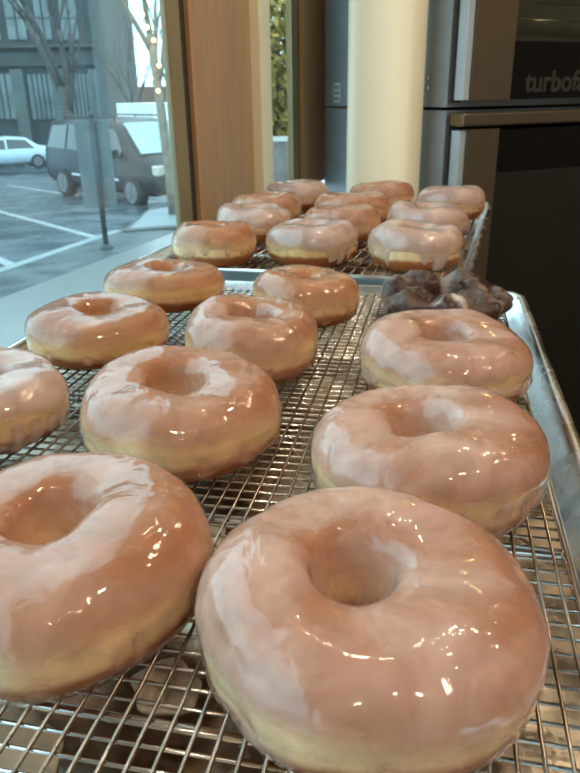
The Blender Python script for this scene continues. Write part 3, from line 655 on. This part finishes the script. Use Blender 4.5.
# trees
def grow(bm, p, d, r, L, depth, rnd, spread=.55):
    n = 4; pts = [p]; rr = [r]; q = p.copy(); dd = d.copy()
    for i in range(n):
        dd = (dd + Vector((rnd.uniform(-.12, .12), rnd.uniform(-.12, .12), rnd.uniform(0, .08)))).normalized(); q = q + dd*L/n; pts.append(q.copy()); rr.append(r*(1-.35*(i+1)/n))
    tube(bm, pts, rr, 7 if r > .03 else 4)
    if depth == 0: return
    for k in range(rnd.choice((2, 3)) if depth > 1 else 3):
        a = rnd.uniform(0, 2*PI); nd_ = (dd + Vector((math.cos(a), math.sin(a), rnd.uniform(.1, .5)))*spread*rnd.uniform(.6, 1.1)).normalized()
        grow(bm, pts[rnd.choice((2, 3, 4))], nd_, rr[-1]*rnd.uniform(.5, .75), L*rnd.uniform(.6, .85), depth-1, rnd, spread)
def bare_tree(label, x, y, z, r, trunk, lean, seed, mat, depth=5, first=1.6):
    th = thing('bare_tree', label, 'tree', (x, y, z), 0, 'bare street trees'); rnd = random.Random(seed)
    bm = bmesh.new(); top = Vector((lean[0], lean[1], trunk)); tube(bm, [(0, 0, -.05), (lean[0]*.2, lean[1]*.2, trunk*.25), (lean[0]*.55, lean[1]*.55, trunk*.6), tuple(top)], [r*1.25, r, r*.9, r*.8], 12)
    obj('trunk', bm, mat, th, True)
    bm = bmesh.new()
    for k in range(4):
        a = 2*PI*k/4 + rnd.uniform(-.4, .4); st_ = top*(.72+.09*k)
        grow(bm, st_, Vector((math.cos(a)*.45, math.sin(a)*.45, 1)).normalized(), r*.55, first, depth, rnd)
    obj('branches', bm, mat, th, True)
    return th
tr = bare_tree('slim bare street tree nearest the window, string lights in its branches', -1.78, 11.3, gz(11.3), .075, 2.6, (-.18, .2, 0), 4, BARK, 4, 1.3)
bare_tree('dark bare tree rising behind the roof of the minivan', -6.3, 22.0, gz(22.0)-.1, .17, 2.8, (-.1, 0, 0), 9, BARKD, 5, 2.2)
bare_tree('bare tree farther along street against the pale sky', -7.4, 36.0, gz(36)-.1, .13, 3.0, (.1, .2, 0), 14, BARKD, 5, 1.9)
bare_tree('bare tree just right of the white box truck', -3.7, 25.0, gz(25)-.1, .10, 2.8, (.05, .2, 0), 19, BARK, 5, 1.8)
sl = thing('string_lights', 'warm fairy lights wound on the slim street tree', 'lights', (-1.78, 11.3, gz(11.3)))
rnd = random.Random(3); cp = []
for k in range(22):
    z = 1.75 + k*.085; a = k*1.3; cx = -.18*z/2.6; cy = .2*z/2.6; cp.append((cx+.085*math.cos(a), cy+.085*math.sin(a), z))
bm = bmesh.new(); tube(bm, cp, .006, 5); obj('cord', bm, RUBBER, sl)
for k in range(1, 22, 2):
    bm = bmesh.new(); bmesh.ops.create_uvsphere(bm, u_segments=10, v_segments=6, radius=.028); x, y, z = cp[k]
    obj('bulb', bm, BULB, sl, True, (x, .2*z/2.6-.12, z))
# golden tree beyond the narrow window
gt = thing('golden_tree', 'olive and gold leafed tree seen through the narrow window', 'tree', (-.15, 13.5, gz(13.5)))
bm = bmesh.new(); tube(bm, [(0, 0, 0), (.05, 0, 1.3), (.0, .05, 2.9)], [.13, .10, .07], 10); obj('trunk', bm, BARK, gt, True)
bm = bmesh.new(); rnd = random.Random(8)
for k in range(9000):
    a, b, q = rnd.uniform(0, 2*PI), rnd.uniform(-1, 1), rnd.uniform(.5, 1)**.5
    c_ = Vector((math.cos(a)*math.sqrt(1-b*b)*1.15*q, math.sin(a)*math.sqrt(1-b*b)*1.15*q, 2.95+b*1.95*q)); s = rnd.uniform(.06, .11)
    e1 = Vector((rnd.uniform(-1, 1), rnd.uniform(-1, 1), rnd.uniform(-1, 1))).normalized(); e2 = e1.cross(Vector((rnd.uniform(-1, 1), rnd.uniform(-1, 1), rnd.uniform(-1, 1)))).normalized()
    vs = [bm.verts.new(c_+e1*s), bm.verts.new(c_+e2*s*.6), bm.verts.new(c_-e1*s), bm.verts.new(c_-e2*s*.6)]; bm.faces.new(vs)
obj('foliage', bm, LEAFG, gt)

# buildings across the street
def bld(label, Y, x0, x1, top, mat, depth=12): 
    th = thing('street_building', label, 'building', (x0, Y, gz(Y)-.15)); h = top-(gz(Y)-.15)
    obj('wall', box(bmesh.new(), 0, x1-x0, 0, depth, 0, h), mat, th); return th
YB = 46.0
bx0, bx1 = -40.0, px3(104, 90, YB)[0]
b1 = bld('dark stone building with tall windows across the street', YB, bx0, bx1, 15.0, FACAD)
bz = gz(YB)-.15
def bpart(name, px0, px1, py0, py1, mat, parent, d0=-.12, d1=.0, Y=YB, ox=bx0, oz=bz):
    a = px3(px0, py1, Y); b = px3(px1, py0, Y)
    return obj(name, box(bmesh.new(), a[0]-ox, b[0]-ox, d0, d1, a[2]-oz, b[2]-oz), mat, parent)
bpart('cornice', -120, 104, 50, 56, FACAB, b1, -.6)
bpart('signboard_band', -120, 104, 56, 72, FACAD, b1, -.35)
for a, b in ((22, 34), (62, 76), (-24, -12), (98, 104)): bpart('pilaster', a, b, 72, 170, FACAL, b1, -.5)
for i, (a, b, c_, d) in enumerate([(0, 16, 10, 46), (24, 42, 8, 46), (52, 66, 8, 46), (76, 92, 8, 46), (-30, -12, 8, 46), (0, 16, -40, -8), (24, 42, -40, -8), (52, 66, -40, -8), (76, 92, -40, -8)]):
    w = bpart('upper_window', a, b, c_, d, WINC if i in (0, 4) else WINP, b1, -.14)
    m_ = (a+b)/2
    bpart('muntin', m_-.6, m_+.6, c_, d, WHT if i == 0 else FACAD, w, -.2, -.14); bpart('muntin', a, b, (c_+d)/2-.6, (c_+d)/2+.6, FACAD, w, -.2, -.14)
for (a, b) in ((-10, 20), (36, 60), (78, 97)):
    w = bpart('shop_window', a, b, 76, 118, WINP, b1, -.14)
    for k in range(1, 5): q = a+(b-a)*k/5; bpart('muntin', q-.5, q+.5, 76, 118, FACAD, w, -.2, -.14)
b2 = bld('brown brick building beyond the corner, behind the bare trees', 62.0, px3(98, 90, 62)[0], px3(116, 90, 62)[0], 8.5, FACAB)
for k in range(2):
    for j in range(4):
        obj('window', box(bmesh.new(), .25+k*.65, .65+k*.65, -.1, 0, 2.6+j*2.4, 4.2+j*2.4), WINP, b2)
b3 = bld('low reddish building far down street behind the box truck', 80.0, px3(122, 90, 80)[0], px3(200, 90, 80)[0], 2.2, pbr('red_brown_wall', (.22, .13, .11), .8, 0, .2, 1))
for k in range(5): obj('window', box(bmesh.new(), .6+k*1.5, 1.5+k*1.5, -.1, 0, 3.2, 5.0), WINP, b3)

# ------------------------------------------------------------------ sky, exposure
w = bpy.data.worlds.new('overcast_sky'); S.world = w; w.use_nodes = True; nt = w.node_tree; nt.nodes.clear()
out = nt.nodes.new('ShaderNodeOutputWorld'); bg = nt.nodes.new('ShaderNodeBackground'); tc = nt.nodes.new('ShaderNodeTexCoord')
sx = nt.nodes.new('ShaderNodeSeparateXYZ'); nt.links.new(tc.outputs['Generated'], sx.inputs[0])
r = ramp(nt, [(0.0, (.55, .80, .92)), (.5, (.72, .92, 1.0))], sx.outputs[2]); nt.links.new(r.outputs[0], bg.inputs[0]); bg.inputs[1].default_value = 3.6
nt.links.new(bg.outputs[0], out.inputs[0])
S.view_settings.view_transform = 'Standard'; S.view_settings.look = 'None'; S.view_settings.gamma = 1.0; S.view_settings.use_curve_mapping = False
S.view_settings.exposure = 0.0
